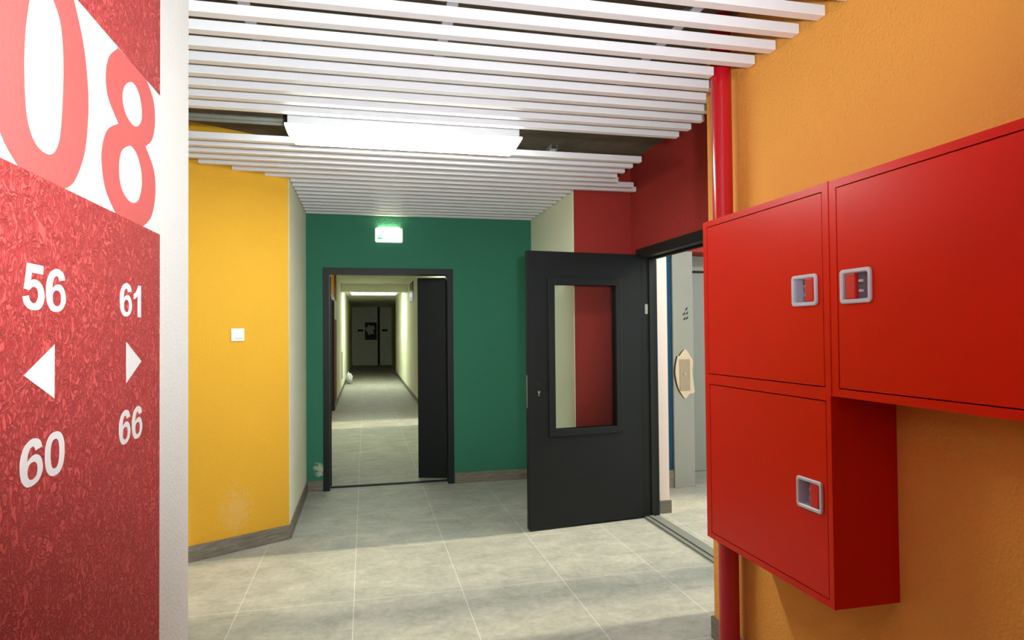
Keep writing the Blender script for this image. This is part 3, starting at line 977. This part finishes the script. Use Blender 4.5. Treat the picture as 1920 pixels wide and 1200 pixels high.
# cable conduit left of the lamp, in the gap
cc = thing('cable_conduit', 'grey conduits running left from the bright tube lamp above the slats', 'conduit', (-1.3, 3.70, 2.60))
for dy, z in ((0.0, 2.603), (0.045, 2.600)):
    bm = bmesh.new(); tube(bm, (-2.2, 3.68 + dy, z), (-0.43, 3.68 + dy, z), 0.013, 14)
    shade_auto(obj('conduit_pipe', bm, M_GRY, cc))
bm = B(-0.805, -0.785, 3.665, 3.745, 2.618, 2.622)
tube(bm, (-0.795, 3.70, 2.62), (-0.795, 3.70, SLAB), 0.005, 10)
obj('hanger', bm, M_SLR, cc)
bm = B(-0.43, -0.40, 3.66, 3.745, 2.575, 2.63, bev=0.003)
obj('connection_box', bm, M_RUB, cc)

# ------------------------------------------------------------------ things in the corridor
o = thing('vent_grille', 'dark slotted vent high on the right corridor wall', 'vent', (CR, 14.9, 2.4))
obj('frame', B(CR - 0.012, CR, 14.35, 15.45, 2.16, 2.60), M_DRF, o)
bm = bmesh.new()
for k in range(7):
    box(bm, CR - 0.018, CR - 0.0122, 14.42, 15.38, 2.20 + k * 0.055, 2.225 + k * 0.055)
obj('louvre', bm, M_GRY, o)
hp = thing('access_hatch', 'flat square access hatch in the corridor ceiling', 'hatch', (0.62, 14.6, CZ))
obj('frame', cells([0.36, 0.40, 0.88, 0.92], [13.7, 13.8, 15.4, 15.5], [CZ - 0.012, CZ], lambda x, y, z: not (0.40 < x < 0.88 and 13.8 < y < 15.4)), M_WHT, hp)
obj('panel', B(0.405, 0.875, 13.81, 15.39, CZ - 0.006, CZ - 0.0005), M_CRM, hp)
sl = thing('slot_cover', 'narrow dark upright slot low on the left corridor wall', 'slot', (CL, 16.7, 0.31))
obj('cover', B(CL, CL + 0.01, 16.55, 16.80, 0.31, 0.98), M_GRY, sl)

# crumpled white bundle on the corridor floor
bm = bmesh.new()
bmesh.ops.create_icosphere(bm, subdivisions=4, radius=1)
for v in bm.verts:
    n = 1 + 0.18 * math.sin(7 * v.co.x + 3 * v.co.z) * math.cos(6 * v.co.y) + 0.10 * math.sin(17 * v.co.z + 9 * v.co.x) + 0.05 * math.sin(31 * v.co.y + 13 * v.co.x)
    v.co *= n
    v.co.x *= 0.085; v.co.y *= 0.16; v.co.z *= 0.15 * (1.2 if v.co.z > 0 else 0.8)
zmin = min(v.co.z for v in bm.verts)
bmesh.ops.translate(bm, verts=bm.verts, vec=(-0.45, 19.0, -zmin))
o = obj('wrapped_bundle', bm, M_WRP, None, smooth=True)
tag(o, 'small crumpled white bundle on the corridor floor by the left wall', 'bundle')

# dark end wall: pipe, panel with crumpled film, plates
ep = bmesh.new(); tube(ep, (0.61, CEND - 0.06, 0), (0.61, CEND - 0.06, CZ), 0.05, 20)
o = obj('drain_pipe', ep, M_RUB); shade_auto(o)
tag(o, 'dark upright pipe on the dim corridor end wall', 'pipe')
pn = thing('mounted_box', 'dark box with crumpled film on the dim corridor end wall', 'box', (0.26, CEND, 1.55))
obj('body', B(0.0, 0.52, CEND - 0.08, CEND, 1.16, 1.95, bev=0.01), M_DRF, pn)
bm = bmesh.new()
bmesh.ops.create_icosphere(bm, subdivisions=4, radius=1)
for v in bm.verts:
    n = 1 + 0.2 * math.sin(6 * v.co.x + 4 * v.co.z) + 0.12 * math.sin(15 * v.co.z - 8 * v.co.x)
    v.co *= n
    v.co.x *= 0.19; v.co.z *= 0.22; v.co.y *= 0.05
bmesh.ops.translate(bm, verts=bm.verts, vec=(0.23, CEND - 0.12, 1.62))
obj('film', bm, M_WRP, pn, smooth=True)
for x0, lab in ((-0.32, 'dark small plate left of the box on the corridor end wall'), (0.76, 'dark small plate right of the pipe on the corridor end wall')):
    o = obj('cover_plate', B(x0, x0 + 0.24, CEND - 0.03, CEND, 1.54, 1.64, bev=0.004), M_DRF)
    tag(o, lab, 'plate')
